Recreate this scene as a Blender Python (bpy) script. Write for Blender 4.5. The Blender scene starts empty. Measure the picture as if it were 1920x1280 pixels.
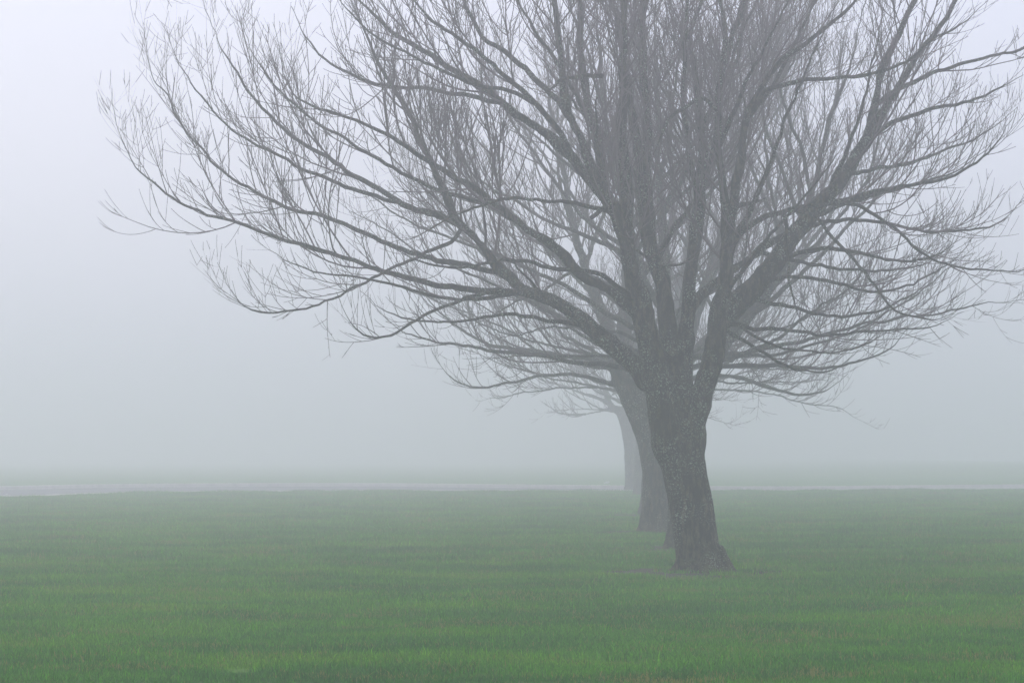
import bpy, math, random
import numpy as np
from mathutils import Vector, noise

# ------------------------------------------------------------------ camera
EYE = 1.5; FPX = 7000.0; HZ = 848.0           # eye height, focal length in photo pixels, horizon row
C = bpy.context.scene
cam = bpy.data.objects.new('camera', bpy.data.cameras.new('camera'))
C.collection.objects.link(cam); C.camera = cam
cam.location = (0, 0, EYE)
cam.data.sensor_width = 36.0; cam.data.lens = 36.0*FPX/1920
cam.rotation_euler = (math.radians(90)+math.atan((HZ-640)/FPX), 0, 0)
cam.data.clip_start = 0.5; cam.data.clip_end = 5000

# ------------------------------------------------------------------ sky and light
SUN_EL, SUN_AZ = 42.0, -24.0                    # thin overcast, brightest part of the sky ahead and high
FOG = 0.0080; FOG_G = 0.7
w = bpy.data.worlds.new('World'); C.world = w; w.use_nodes = True
nt = w.node_tree; nt.nodes.clear()
out = nt.nodes.new('ShaderNodeOutputWorld')
sky = nt.nodes.new('ShaderNodeTexSky'); sky.sky_type = 'NISHITA'; sky.sun_disc = False
sky.sun_elevation = math.radians(SUN_EL); sky.sun_rotation = math.radians(SUN_AZ)
sky.dust_density = 4.0; sky.air_density = 1.0
b1 = nt.nodes.new('ShaderNodeBackground'); b1.inputs[1].default_value = 0.03
b2 = nt.nodes.new('ShaderNodeBackground'); b2.inputs[0].default_value = (0.765, 0.80, 1.02, 1)
tc = nt.nodes.new('ShaderNodeTexCoord'); sp = nt.nodes.new('ShaderNodeSeparateXYZ')
mr = nt.nodes.new('ShaderNodeMapRange'); mr.inputs[1].default_value = 0.0; mr.inputs[2].default_value = 1.0
mr.inputs[3].default_value = 0.95; mr.inputs[4].default_value = 0.95
nt.links.new(tc.outputs['Generated'], sp.inputs[0]); nt.links.new(sp.outputs[2], mr.inputs[0])
nt.links.new(mr.outputs[0], b2.inputs[1])
ad = nt.nodes.new('ShaderNodeAddShader')
nt.links.new(sky.outputs[0], b1.inputs[0]); nt.links.new(b1.outputs[0], ad.inputs[0]); nt.links.new(b2.outputs[0], ad.inputs[1])
nt.links.new(ad.outputs[0], out.inputs[0])
sl = bpy.data.lights.new('sun', 'SUN'); sl.energy = 0.6; sl.angle = math.radians(25); sl.color = (1, 0.97, 0.95)
so = bpy.data.objects.new('sun', sl); C.collection.objects.link(so)
so.rotation_euler = (math.radians(90-SUN_EL), 0, math.radians(180-SUN_AZ))
C.view_settings.view_transform = 'Standard'; C.view_settings.look = 'None'
C.view_settings.exposure = 0.0; C.view_settings.gamma = 1.0
cy = C.cycles
cy.use_denoising = True; cy.denoiser = 'OPENIMAGEDENOISE'; cy.denoising_prefilter = 'ACCURATE'; cy.denoising_input_passes = 'RGB_ALBEDO_NORMAL'; cy.max_bounces = 6; cy.volume_bounces = 3; cy.diffuse_bounces = 2; cy.glossy_bounces = 1
cy.use_adaptive_sampling = False

# ------------------------------------------------------------------ helpers
def tag(o, label=None, cat=None, group=None, kind=None):
    if label: o['label'] = label
    if cat: o['category'] = cat
    if group: o['group'] = group
    if kind: o['kind'] = kind
    return o

def obj(name, me, mat, parent=None, loc=None):
    o = bpy.data.objects.new(name, me); C.collection.objects.link(o)
    if mat: me.materials.clear(); me.materials.append(mat)
    if parent: o.parent = parent
    if loc: o.location = loc
    return o

def np_mesh(name, V, F, smooth=True):
    """V (n,3); F list of (m,k) index arrays"""
    me = bpy.data.meshes.new(name)
    V = np.ascontiguousarray(V, dtype=np.float32)
    me.vertices.add(len(V)); me.vertices.foreach_set('co', V.ravel())
    loops = np.concatenate([f.ravel() for f in F]).astype(np.int32)
    tot = np.concatenate([np.full(len(f), f.shape[1], np.int32) for f in F])
    st = np.concatenate([[0], np.cumsum(tot)[:-1]]).astype(np.int32)
    me.loops.add(len(loops)); me.loops.foreach_set('vertex_index', loops)
    me.polygons.add(len(tot)); me.polygons.foreach_set('loop_start', st); me.polygons.foreach_set('loop_total', tot)
    me.polygons.foreach_set('use_smooth', np.full(len(tot), smooth))
    me.update(calc_edges=True); me.validate()
    return me

def tubes(P, R, S):
    """P (N,K,3), R (N,K) -> verts, quad faces and end caps"""
    N, K, _ = P.shape
    T = np.gradient(P, axis=1); T /= np.linalg.norm(T, axis=2, keepdims=True)+1e-9
    ch = P[:, -1]-P[:, 0]; ch /= np.linalg.norm(ch, axis=1, keepdims=True)+1e-9
    ref = np.tile([0.31, 0.9, 0.12], (N, 1)); bad = np.abs((ch*ref).sum(1)) > 0.75
    ref[bad] = [0.9, -0.2, 0.3]
    A = np.cross(T, ref[:, None, :]); A /= np.linalg.norm(A, axis=2, keepdims=True)+1e-9
    B = np.cross(T, A)
    th = np.arange(S)*2*math.pi/S
    V = P[:, :, None, :] + R[:, :, None, None]*(np.cos(th)[None, None, :, None]*A[:, :, None, :]+np.sin(th)[None, None, :, None]*B[:, :, None, :])
    base = (np.arange(N)*K*S)[:, None, None]; k = (np.arange(K-1)*S)[None, :, None]; s = np.arange(S)[None, None, :]
    s2 = (s+1) % S
    q = np.stack([base+k+s, base+k+s2, base+k+S+s2, base+k+S+s], -1).reshape(-1, 4)
    cap = (np.arange(N)*K*S)[:, None]+(K-1)*S+np.arange(S)[None, :]
    return V.reshape(-1, 3), q, cap

def merge(parts):
    Vs = []; Fs = []; o = 0
    for V, q, cap in parts:
        Vs.append(V); Fs.append(q+o); Fs.append(cap+o); o += len(V)
    return np.concatenate(Vs), Fs

def norm(a): return a/(np.linalg.norm(a, axis=-1, keepdims=True)+1e-9)

def catmull(pts, step):
    """pts (n,d) -> resampled curve at roughly equal arc length (first three columns are xyz)"""
    pts = np.asarray(pts, float)
    p = np.vstack([2*pts[0]-pts[1], pts, 2*pts[-1]-pts[-2]]); outp = []
    for i in range(1, len(p)-2):
        for t in np.linspace(0, 1, 12, endpoint=False):
            a, b, c, d = p[i-1], p[i], p[i+1], p[i+2]
            outp.append(0.5*((2*b)+(c-a)*t+(2*a-5*b+4*c-d)*t*t+(3*b-a-3*c+d)*t**3))
    outp.append(pts[-1]); outp = np.array(outp)
    s = np.concatenate([[0], np.cumsum(np.linalg.norm(np.diff(outp[:, :3], axis=0), axis=1))])
    n = max(4, int(s[-1]/step)+1); ss = np.linspace(0, s[-1], n)
    return np.stack([np.interp(ss, s, outp[:, j]) for j in range(outp.shape[1])], 1)

def resample(L, K):
    s = np.concatenate([[0], np.cumsum(np.linalg.norm(np.diff(L[:, :3], axis=0), axis=1))])
    ss = np.linspace(0, s[-1], K)
    return np.stack([np.interp(ss, s, L[:, j]) for j in range(4)], 1)

# ------------------------------------------------------------------ materials
def mat(name):
    m = bpy.data.materials.new(name); m.use_nodes = True
    n = m.node_tree.nodes; b = n['Principled BSDF']; b.inputs['Roughness'].default_value = 0.9
    b.inputs['Specular IOR Level'].default_value = 0.2
    return m, n, m.node_tree.links, b

def ramp(n, stops):
    r = n.new('ShaderNodeValToRGB'); e = r.color_ramp.elements
    while len(e) < len(stops): e.new(0.5)
    for i, (p, c) in enumerate(stops):
        e[i].position = p; e[i].color = (*c, 1) if len(c) == 3 else c
    return r

def noise_node(n, l, vec, scale, detail=4, rough=0.6):
    t = n.new('ShaderNodeTexNoise'); t.inputs['Scale'].default_value = scale
    t.inputs['Detail'].default_value = detail; t.inputs['Roughness'].default_value = rough
    if vec is not None: l.new(vec, t.inputs['Vector'])
    return t

def mixc(n, l, f, a, b):
    x = n.new('ShaderNodeMix'); x.data_type = 'RGBA'
    for sock, v in ((x.inputs[0], f), (x.inputs[6], a), (x.inputs[7], b)):
        if isinstance(v, (int, float)): sock.default_value = v
        elif isinstance(v, tuple): sock.default_value = (*v, 1)
        else: l.new(v, sock)
    return x.outputs[2]

def bark_material():
    m, n, l, b = mat('bark')
    co = n.new('ShaderNodeTexCoord').outputs['Object']
    mp = n.new('ShaderNodeMapping'); mp.inputs['Scale'].default_value = (1, 1, 0.30); l.new(co, mp.inputs[0])
    rid = noise_node(n, l, mp.outputs[0], 19, 7, 0.75)                     # vertical furrows
    r = ramp(n, [(0.43, (0.002, 0.002, 0.001)), (0.5, (0.020, 0.014, 0.006)), (0.60, (0.13, 0.095, 0.048))])
    l.new(rid.outputs[0], r.inputs[0])
    big = noise_node(n, l, co, 1.6, 3)
    br = ramp(n, [(0.4, (0.0, 0.0, 0.0)), (0.65, (1, 1, 1))]); l.new(big.outputs[0], br.inputs[0])
    c1 = mixc(n, l, br.outputs[0], r.outputs[0], (0.036, 0.028, 0.014))
    c1 = mixc(n, l, 0.55, r.outputs[0], c1)
    # lichen: pale grey-green scabs gathered in patches
    sp1 = noise_node(n, l, co, 50, 4, 0.65)
    sr = ramp(n, [(0.56, (0, 0, 0)), (0.60, (1, 1, 1))]); l.new(sp1.outputs[0], sr.inputs[0])
    pat = noise_node(n, l, co, 2.6, 2)
    pr = ramp(n, [(0.43, (0, 0, 0)), (0.58, (1, 1, 1))]); l.new(pat.outputs[0], pr.inputs[0])
    mu = n.new('ShaderNodeMath'); mu.operation = 'MULTIPLY'; l.new(sr.outputs[0], mu.inputs[0]); l.new(pr.outputs[0], mu.inputs[1])
    c2 = mixc(n, l, mu.outputs[0], c1, (0.38, 0.44, 0.33))
    # ochre moss low on the trunk
    sz = n.new('ShaderNodeSeparateXYZ'); l.new(co, sz.inputs[0])
    mz = n.new('ShaderNodeMapRange'); l.new(sz.outputs[2], mz.inputs[0])
    mz.inputs[1].default_value = 0.0; mz.inputs[2].default_value = 0.45; mz.inputs[3].default_value = 1; mz.inputs[4].default_value = 0
    mn = noise_node(n, l, co, 12, 3); mnr = ramp(n, [(0.45, (0, 0, 0)), (0.62, (1, 1, 1))]); l.new(mn.outputs[0], mnr.inputs[0])
    m2 = n.new('ShaderNodeMath'); m2.operation = 'MULTIPLY'; l.new(mz.outputs[0], m2.inputs[0]); l.new(mnr.outputs[0], m2.inputs[1])
    c3 = mixc(n, l, m2.outputs[0], c2, (0.10, 0.10, 0.03))
    l.new(c3, b.inputs['Base Color'])
    bp = n.new('ShaderNodeBump'); bp.inputs['Strength'].default_value = 1.0; bp.inputs['Distance'].default_value = 0.09
    l.new(rid.outputs[0], bp.inputs['Height']); l.new(bp.outputs[0], b.inputs['Normal'])
    return m

def twig_material():
    m, n, l, b = mat('twig_bark')
    co = n.new('ShaderNodeTexCoord').outputs['Object']
    t = noise_node(n, l, co, 3.0, 3)
    r = ramp(n, [(0.35, (0.095, 0.064, 0.068)), (0.65, (0.18, 0.130, 0.128))]); l.new(t.outputs[0], r.inputs[0])
    l.new(r.outputs[0], b.inputs['Base Color'])
    return m

BARK = bark_material(); TWIG = twig_material()

# ------------------------------------------------------------------ ground
def patches(n, l, vec):
    """lawn colour from world position: fresh green, blue-green, and worn straw patches"""
    a = noise_node(n, l, vec, 0.35, 5, 0.6)
    mp = n.new('ShaderNodeMapping'); mp.inputs['Scale'].default_value = (0.6, 1, 1); mp.inputs['Location'].default_value = (3, 1.3, 0); l.new(vec, mp.inputs[0])
    a2 = noise_node(n, l, mp.outputs[0], 0.42, 4, 0.62)
    s = noise_node(n, l, mp.outputs[0], 0.8, 5, 0.7)
    s2 = noise_node(n, l, vec, 9.0, 3, 0.6)
    g = ramp(n, [(0.33, (0.020, 0.130, 0.014)), (0.46, (0.044, 0.215, 0.004)), (0.54, (0.080, 0.290, 0.002)), (0.66, (0.150, 0.315, 0.003))])
    ax = n.new('ShaderNodeMath'); ax.operation = 'ADD'; l.new(a.outputs[0], ax.inputs[0]); l.new(a2.outputs[0], ax.inputs[1])
    hx = n.new('ShaderNodeMath'); hx.operation = 'MULTIPLY'; hx.inputs[1].default_value = 0.5; l.new(ax.outputs[0], hx.inputs[0])
    l.new(hx.outputs[0], g.inputs[0])
    su = n.new('ShaderNodeMath'); su.operation = 'MULTIPLY_ADD'; su.inputs[1].default_value = 0.35
    l.new(s2.outputs[0], su.inputs[0]); l.new(s.outputs[0], su.inputs[2])
    sr = ramp(n, [(0.70, (0, 0, 0)), (0.84, (1, 1, 1))]); l.new(su.outputs[0], sr.inputs[0])
    return g.outputs[0], sr.outputs[0]

def lawn_material():
    m, n, l, b = mat('lawn_soil')
    pos = n.new('ShaderNodeNewGeometry').outputs['Position']
    g, st = patches(n, l, pos)
    c = mixc(n, l, st, g, (0.22, 0.20, 0.06))
    f = noise_node(n, l, pos, 18, 4, 0.7)
    fr = ramp(n, [(0.3, (0.5, 0.5, 0.5)), (0.7, (1.0, 1.0, 1.0))]); l.new(f.outputs[0], fr.inputs[0])
    x = n.new('ShaderNodeMix'); x.data_type = 'RGBA'; x.blend_type = 'MULTIPLY'; x.inputs[0].default_value = 1
    l.new(c, x.inputs[6]); l.new(fr.outputs[0], x.inputs[7])
    l.new(x.outputs[2], b.inputs['Base Color'])
    bp = n.new('ShaderNodeBump'); bp.inputs['Strength'].default_value = 0.8; bp.inputs['Distance'].default_value = 0.05
    l.new(f.outputs[0], bp.inputs['Height']); l.new(bp.outputs[0], b.inputs['Normal'])
    return m

def rise(x, y):
    """a low swell of ground far off to the right, level elsewhere"""
    return 0.55*math.exp(-((x-46)/26)**2)*max(0, min(1, (y-175)/110))**2*(3-2*max(0, min(1, (y-175)/110)))

xs = np.concatenate([[-1400, -800, -450, -250, -150], np.arange(-100, 141, 8), [190, 260, 460, 800, 1400]])
ys = np.concatenate([[-600, -200, -60, -10], np.arange(10, 171, 20), np.arange(180, 420, 12), [460, 560, 800, 1200, 1600]])
V = np.array([(x, y, rise(x, y)) for y in ys for x in xs]); nx = len(xs)
F = np.array([(j*nx+i, j*nx+i+1, (j+1)*nx+i+1, (j+1)*nx+i) for j in range(len(ys)-1) for i in range(nx-1)])
LAWN = lawn_material()
tag(obj('ground', np_mesh('ground', V, [F]), LAWN), kind='structure')

# ------------------------------------------------------------------ road with kerbs
def gpt(px, py): # ground point seen at a photo pixel
    y = EYE*FPX/(py-HZ); return ((px-960)/FPX*y, y)
farp = [gpt(*p) for p in [(-700, 932), (-300, 923), (0, 918.5), (150, 915), (300, 913), (640, 911.5), (960, 914.5), (1200, 917), (1450, 918.5), (1600, 917.5), (1720, 916), (2200, 912), (2900, 906)]]
nearp = [gpt(*p) for p in [(-700, 960), (-300, 942), (0, 932.5), (60, 932), (125, 929.5), (250, 925.5), (500, 922.5), (960, 921.5), (1200, 921), (1450, 921.5), (1600, 920), (1720, 918), (2200, 915), (2900, 908)]]
def line(pts, n=120):
    c = catmull([(x, y, 0, 0) for x, y in pts], 0.5)
    return resample(c, n)[:, :2]
fl = line(farp); nl = line(nearp)
def strip(a, b, z, name, m):
    n_ = len(a); V = np.concatenate([np.c_[a, np.full(n_, z)], np.c_[b, np.full(n_, z)]])
    i = np.arange(n_-1); F = np.stack([i, n_+i, n_+i+1, i+1], -1)[:, ::-1]
    return obj(name, np_mesh(name, V, [F], False), m)
am, n, l, b = mat('asphalt'); t = noise_node(n, l, n.new('ShaderNodeNewGeometry').outputs['Position'], 1.5, 6)
r = ramp(n, [(0.3, (0.20, 0.20, 0.195)), (0.7, (0.27, 0.265, 0.25))]); l.new(t.outputs[0], r.inputs[0]); l.new(r.outputs[0], b.inputs['Base Color']); b.inputs['Roughness'].default_value = 0.95; b.inputs['Specular IOR Level'].default_value = 0.0
km, n, l, b = mat('concrete'); t = noise_node(n, l, n.new('ShaderNodeNewGeometry').outputs['Position'], 2.5, 5)
r = ramp(n, [(0.3, (0.55, 0.52, 0.46)), (0.7, (0.74, 0.69, 0.62))]); l.new(t.outputs[0], r.inputs[0]); l.new(r.outputs[0], b.inputs['Base Color'])
tag(strip(nl, fl, 0.004, 'road', am), kind='structure')
def kerb(a, wd, h0, name):
    d = np.gradient(a, axis=0); d /= np.linalg.norm(d, axis=1, keepdims=True); nrm = np.c_[-d[:, 1], d[:, 0]]
    prof = [(0, -0.03), (0.008, h0-0.02), (0.03, h0), (wd-0.03, h0), (wd, h0-0.03), (wd, -0.03)]
    V = []; K = len(prof)
    for i in range(len(a)):
        for (u, z) in prof: V.append((*(a[i]+nrm[i]*u), z))
    n_ = len(a); F = np.array([(i*K+j, (i+1)*K+j, (i+1)*K+j+1, i*K+j+1) for i in range(n_-1) for j in range(K-1)])
    return obj(name, np_mesh(name, np.array(V), [F], False), km)
tag(kerb(fl, 0.35, 0.16, 'kerb_far'), 'pale concrete kerb along the far side of the foggy road', 'kerb', kind='structure')
tag(kerb(nl-np.array([0, .3]), 0.30, 0.075, 'kerb_near'), 'low pale concrete kerb along the near side of the road', 'kerb', kind='structure')

def stone(px, py, sx, sy, sz, rot, label, z0=0.0):
    import bmesh
    bm = bmesh.new(); bmesh.ops.create_icosphere(bm, subdivisions=3, radius=1)
    for v in bm.verts:
        v.co *= 1+0.25*noise.noise(v.co*1.3+Vector((px, 0, 0))); v.co = Vector((v.co.x*sx, v.co.y*sy, v.co.z*sz))
    me = bpy.data.meshes.new('stone'); bm.to_mesh(me); bm.free()
    x, y = gpt(px, py); o = obj('stone', me, SM, loc=(x, y, z0+sz*0.75)); o.rotation_euler = (0, rot, 0)
    return tag(o, label, 'stone')
SM, n, l, b = mat('pale_stone'); b.inputs['Base Color'].default_value = (0.7, 0.7, 0.68, 1)
t = noise_node(n, l, None, 6, 3); r = ramp(n, [(0.3, (0.55, 0.55, 0.53)), (0.7, (0.78, 0.78, 0.76))]); l.new(t.outputs[0], r.inputs[0]); l.new(r.outputs[0], b.inputs['Base Color'])
stone(1137, 906, 0.17, 0.09, 0.05, -0.28, 'long pale stone lying on the grass just beyond the road, left of the farthest trunk')
stone(13, 927.5, 0.04, 0.04, 0.035, 0, 'tiny white stone lying on the road near the left end of the kerb', 0.004)

# ------------------------------------------------------------------ trees
UP = np.array([0, 0, 1.0])

def grow(rng, P0, D0, Ln, R0, K, trop, jit, tipf=0.35):
    N = len(P0); P = np.zeros((N, K, 3)); P[:, 0] = P0; d = D0.copy(); st = (Ln/(K-1))[:, None]
    bend = rng.normal(0, 1, (N, 3))*jit*0.8; trop = trop*rng.uniform(0.6, 1.6, (N, 1))
    for k in range(1, K):
        d = norm(d + UP*trop*st + (rng.normal(0, 1, (N, 3))*jit+bend)*np.sqrt(st))
        P[:, k] = P[:, k-1]+d*st
    t = np.linspace(0, 1, K)[None, :]
    R = R0[:, None]*(1-(1-tipf)*t)
    return P, R

def spawn(rng, P, R, spacing, t0, ang, lenf, minlen, maxlen, rr, drop=0.25, upbias=0.0):
    """side shoots in opposite pairs along every parent"""
    N, K, _ = P.shape
    seg = np.linalg.norm(np.diff(P, axis=1), axis=2); L = seg.sum(1)
    n_ = np.maximum(1, ((L*(1-t0))/spacing).astype(int))
    idx = np.repeat(np.arange(N), n_); j = np.concatenate([np.arange(a) for a in n_])
    t = t0+(1-t0)*(j+rng.uniform(0.1, 0.9, len(j)))/(n_[idx]+0.15)
    t = np.clip(t, 0, 0.985)
    ph = rng.uniform(0, 6.28, N)[idx]+(j % 2)*1.57+rng.normal(0, 0.35, len(j))
    idx = np.concatenate([idx, idx]); t = np.concatenate([t, t+rng.normal(0, 0.003, len(t))]).clip(0, 0.985); ph = np.concatenate([ph, ph+math.pi])
    f = t*(K-1); i0 = np.minimum(f.astype(int), K-2); fr = (f-i0)[:, None]
    p = P[idx, i0]*(1-fr)+P[idx, i0+1]*fr
    r = R[idx, i0]*(1-fr[:, 0])+R[idx, i0+1]*fr[:, 0]
    T = norm(P[idx, i0+1]-P[idx, i0])
    A = norm(np.cross(T, np.tile([0.2, 0.97, 0.1], (len(T), 1)))); B = np.cross(T, A)
    perp = np.cos(ph)[:, None]*A+np.sin(ph)[:, None]*B
    keep = rng.uniform(0, 1, len(t)) > drop + np.where(perp[:, 2] < -0.3, upbias, 0)
    idx, t, p, r, T, perp = idx[keep], t[keep], p[keep], r[keep], T[keep], perp[keep]
    a = rng.normal(ang, 0.2, len(t)).clip(0.2, 1.3)[:, None]
    D = norm(T*np.cos(a)+perp*np.sin(a))
    Ln = np.minimum((minlen+lenf*L[idx]*(1-t))*rng.uniform(0.4, 1.3, len(t)), maxlen)
    Ln = np.where(rng.uniform(0, 1, len(t)) < 0.07, Ln*0.25, Ln)            # broken stubs
    R0 = np.minimum(r*rr, 0.0040+0.0070*Ln)
    return p, D, Ln, R0

def label_split(me_v, me_f, lines):
    """nearest limb for every face"""
    c = me_v[me_f].mean(1); best = np.full(len(c), 1e9); lab = np.zeros(len(c), int)
    for li, Ls in enumerate(lines):
        for a, b in zip(Ls[:-1], Ls[1:]):
            ab = b[:3]-a[:3]; t = np.clip(((c-a[:3])@ab)/(ab@ab+1e-9), 0, 1)
            rr = a[3]+(b[3]-a[3])*t
            d = np.linalg.norm(c-a[:3]-t[:, None]*ab, axis=1)-rr
            m_ = d < best; best[m_] = d[m_]; lab[m_] = li
    return lab

def fuse(lines, rmin, voxel, seed):
    """thick wood melted into one skin, then cut back into limbs; returns per-line (V, quads)"""
    parts = []; cuts = []
    for L in lines:
        k = np.nonzero(L[:, 3] > rmin)[0]; e = (k.max()+2) if len(k) else 0; e = min(e, len(L)); cuts.append(max(0, e-1) if e > 2 else 0)
        if e <= 2: continue
        V, q, cap = tubes(L[None, :e, :3], L[None, :e, 3], 14)
        cap0 = np.arange(14)[::-1][None]
        parts.append((V, q, cap)); parts.append((np.zeros((0, 3)), np.zeros((0, 4), int), cap0-0))
    Vs = []; Fs = []; o = 0
    for i in range(0, len(parts), 2):
        V, q, cap = parts[i]; Vs.append(V); Fs += [q+o, cap+o, parts[i+1][2]+o]; o += len(V)
    me = np_mesh('fuse', np.concatenate(Vs), Fs)
    ob = bpy.data.objects.new('fuse', me); C.collection.objects.link(ob)
    md = ob.modifiers.new('r', 'REMESH'); md.mode = 'VOXEL'; md.voxel_size = voxel
    dg = bpy.context.evaluated_depsgraph_get(); ev = ob.evaluated_get(dg).to_mesh()
    v = np.zeros(len(ev.vertices)*3, np.float32); ev.vertices.foreach_get('co', v); v = v.reshape(-1, 3).astype(float)
    f = np.zeros(len(ev.loops), np.int32); ev.loops.foreach_get('vertex_index', f); f = f.reshape(-1, 4)
    bpy.data.objects.remove(ob)
    e = np.concatenate([f[:, [0, 1]], f[:, [1, 2]], f[:, [2, 3]], f[:, [3, 0]]])
    for _ in range(5):
        acc = np.zeros_like(v); cnt = np.zeros(len(v)); 
        for a_ in range(3): acc[:, a_] = np.bincount(e[:, 0], v[e[:, 1], a_], len(v))
        cnt = np.bincount(e[:, 0], minlength=len(v))[:, None]
        v = v*0.4+acc/np.maximum(cnt, 1)*0.6
    fn = np.cross(v[f[:, 2]]-v[f[:, 0]], v[f[:, 3]]-v[f[:, 1]]); vn = np.zeros_like(v)
    for c_ in range(4):
        for a_ in range(3): vn[:, a_] += np.bincount(f[:, c_], fn[:, a_], len(v))
    vn = norm(vn); dsp = np.zeros(len(v))
    for i in range(len(v)):
        x, y, z = v[i]; 
        dsp[i] = 0.022*noise.noise(Vector((x*3+seed, y*3, z*1.6)))+0.012*noise.noise(Vector((x*13+seed, y*13, z*3.5)))+0.007*noise.noise(Vector((x*30, y*30, z*8+seed)))
    v = v+vn*(dsp+0.006)[:, None]
    lab = label_split(v, f, [L for L in lines])
    res = []
    for li in range(len(lines)):
        ff = f[lab == li]
        if len(ff) == 0: res.append((np.zeros((0, 3)), np.zeros((0, 4), int))); continue
        u, inv = np.unique(ff, return_inverse=True); res.append((v[u], inv.reshape(-1, 4)))
    return res, cuts

def build_tree(lines, base, label, seed, voxel=0.022, rmin=0.04, dens=1.0, thick=1.0, tl=1.0, stubs=0):
    """lines[0] is the trunk (world coords, columns x y z r); the rest are limbs"""
    rng = np.random.RandomState(seed)
    base = np.array(base); lines = [np.c_[L[:, :3]-base, L[:, 3]] for L in lines]
    links = []; old = [L[:, :3].copy() for L in lines]
    for i, L in enumerate(lines):
        best = (1e9, 0, 0)
        for j in range(i):
            if i == 0: break
            d = np.linalg.norm(lines[j][:, :3]-L[0, :3], axis=1); k = int(d.argmin())
            if d[k] < best[0]: best = (d[k], j, k)
        links.append(best)
    for L in lines[1:]:                                                  # small natural kinks
        L[:, 3] *= np.clip((1-np.linspace(0, 1, len(L)))*5, 0.45, 1)
        n_ = len(L); w_ = rng.normal(0, 1, (n_, 3)); w_ = np.cumsum(w_, 0)-np.linspace(0, 1, n_)[:, None]*w_.sum(0)
        L[:, :3] += w_*0.011; L[:, 3] *= np.linspace(0.97, 0.66, n_)
    for i, L in enumerate(lines):                                        # keep every limb rooted in its parent
        if i == 0: continue
        _, j, k = links[i]; Pj = lines[j]; off = (Pj[k, :3]-old[j][k])-(L[0, :3]-old[i][0])
        t_ = np.linspace(0, 1, len(L)); L[:, :3] += off*(np.clip(1-t_*1.6, 0, 1)**2)[:, None]
        m_ = min(5, len(L)); L[:m_, 3] = np.minimum(L[:m_, 3], np.maximum(Pj[k, 3]*0.92, L[m_, 3] if m_ < len(L) else 0.01))
    root = bpy.data.objects.new('bare_tree', None); C.collection.objects.link(root); root.location = base
    root.empty_display_size = 0.5
    tag(root, label, 'tree', 'bare trees standing in a row in the fog')
    res, cuts = fuse(lines, rmin, voxel, seed*1.7)
    for i, L in enumerate(lines):
        V, q = res[i]; Fs = [q] if len(q) else []
        c = max(0, cuts[i]-2)
        if i > 0 and len(L)-c > 3:
            tv, tq, tcap = tubes(L[None, c:, :3], L[None, c:, 3]*1.02, 8)
            Fs += [tq+len(V), tcap+len(V)]; V = np.concatenate([V, tv]) if len(V) else tv
        if not Fs: continue
        obj('trunk' if i == 0 else 'limb', np_mesh('trunk' if i == 0 else 'limb', V, Fs), BARK, root)
    # ---- crown: three further orders of branching
    K1 = 30; M = np.stack([resample(L, K1) for L in lines[1:]]); P, R = M[:, :, :3], M[:, :, 3]
    if stubs: P, R = P[stubs:], R[stubs:]
    parts = []
    p, D, Ln, R0 = spawn(rng, P, R, 0.27/dens, 0.34, 0.68, 0.42*tl, 0.38, 2.4, 0.50, 0.30, 0.55)
    P2, R2 = grow(rng, p, D, Ln, R0*1.25, 11, 0.50, 0.10, 0.35); parts.append(tubes(P2, R2*thick, 5))
    p, D, Ln, R0 = spawn(rng, P2, R2, 0.17/dens, 0.12, 0.66, 0.48*tl, 0.26, 1.5, 0.72, 0.28, 0.55)
    P3, R3 = grow(rng, p, D, Ln, R0, 9, 1.15, 0.09, 0.6); parts.append(tubes(P3, R3*thick, 4))
    # direct shoots near limb ends
    p, D, Ln, R0 = spawn(rng, P, R, 0.16/dens, 0.5, 0.58, 0.05, 0.28, 0.9, 0.6, 0.45, 0.4)
    P3b, R3b = grow(rng, p, D, Ln, R0, 9, 1.15, 0.09, 0.6); parts.append(tubes(P3b, R3b*thick, 4))
    P3 = np.concatenate([P3, P3b]); R3 = np.concatenate([R3, R3b])
    p, D, Ln, R0 = spawn(rng, P3, R3, 0.20/dens, 0.10, 0.52, 0.48, 0.18, 0.7, 0.85, 0.45, 0.5)
    P4, R4 = grow(rng, p, D, Ln, np.maximum(R0, 0.0042), 5, 1.2, 0.08, 0.85); parts.append(tubes(P4, R4*thick, 3))
    V, Fs = merge(parts)
    obj('crown', np_mesh('crown', V, Fs), TWIG, root)
    print('tree', seed, len(P2), len(P3), len(P4), len(V))
    return root

class Tracer:
    """limbs described in photo pixels plus a real depth for each"""
    def __init__(s, D, seed): s.D = D; s.raw = {}; s.rng = random.Random(seed)
    def w(s, px, py, dy, wd):
        y = s.D+dy; return ((px-960)/FPX*y, y, EYE+(HZ-py)/FPX*y, wd*0.5*y/FPX)
    def add(s, name, parent, pts, dy=0.0, y0=None):
        if parent is None: st = y0 or 0.0
        else:
            pr = s.raw[parent]; a = pts[0]
            st = min(((q[0]-a[0])**2+(q[1]-a[1])**2, q[2]) for q in pr)[1]
        n_ = len(pts); cum = [0.0]
        for a, b in zip(pts[:-1], pts[1:]): cum.append(cum[-1]+math.hypot(b[0]-a[0], b[1]-a[1]))
        q = [(p[0], p[1], st+dy*(c/cum[-1])**0.9, p[2]) for p, c in zip(pts, cum)]
        # dense copy so children can find their depth
        dense = []
        for a, b in zip(q[:-1], q[1:]):
            for t in (0, .25, .5, .75): dense.append(tuple(a[k]+(b[k]-a[k])*t for k in range(4)))
        dense.append(q[-1]); s.raw[name] = dense; s.raw[name+'#'] = q
    def lines(s):
        return [catmull([s.w(px, py, dy, wd) for px, py, dy, wd in v], 0.10) for k, v in s.raw.items() if k.endswith('#')]

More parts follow.
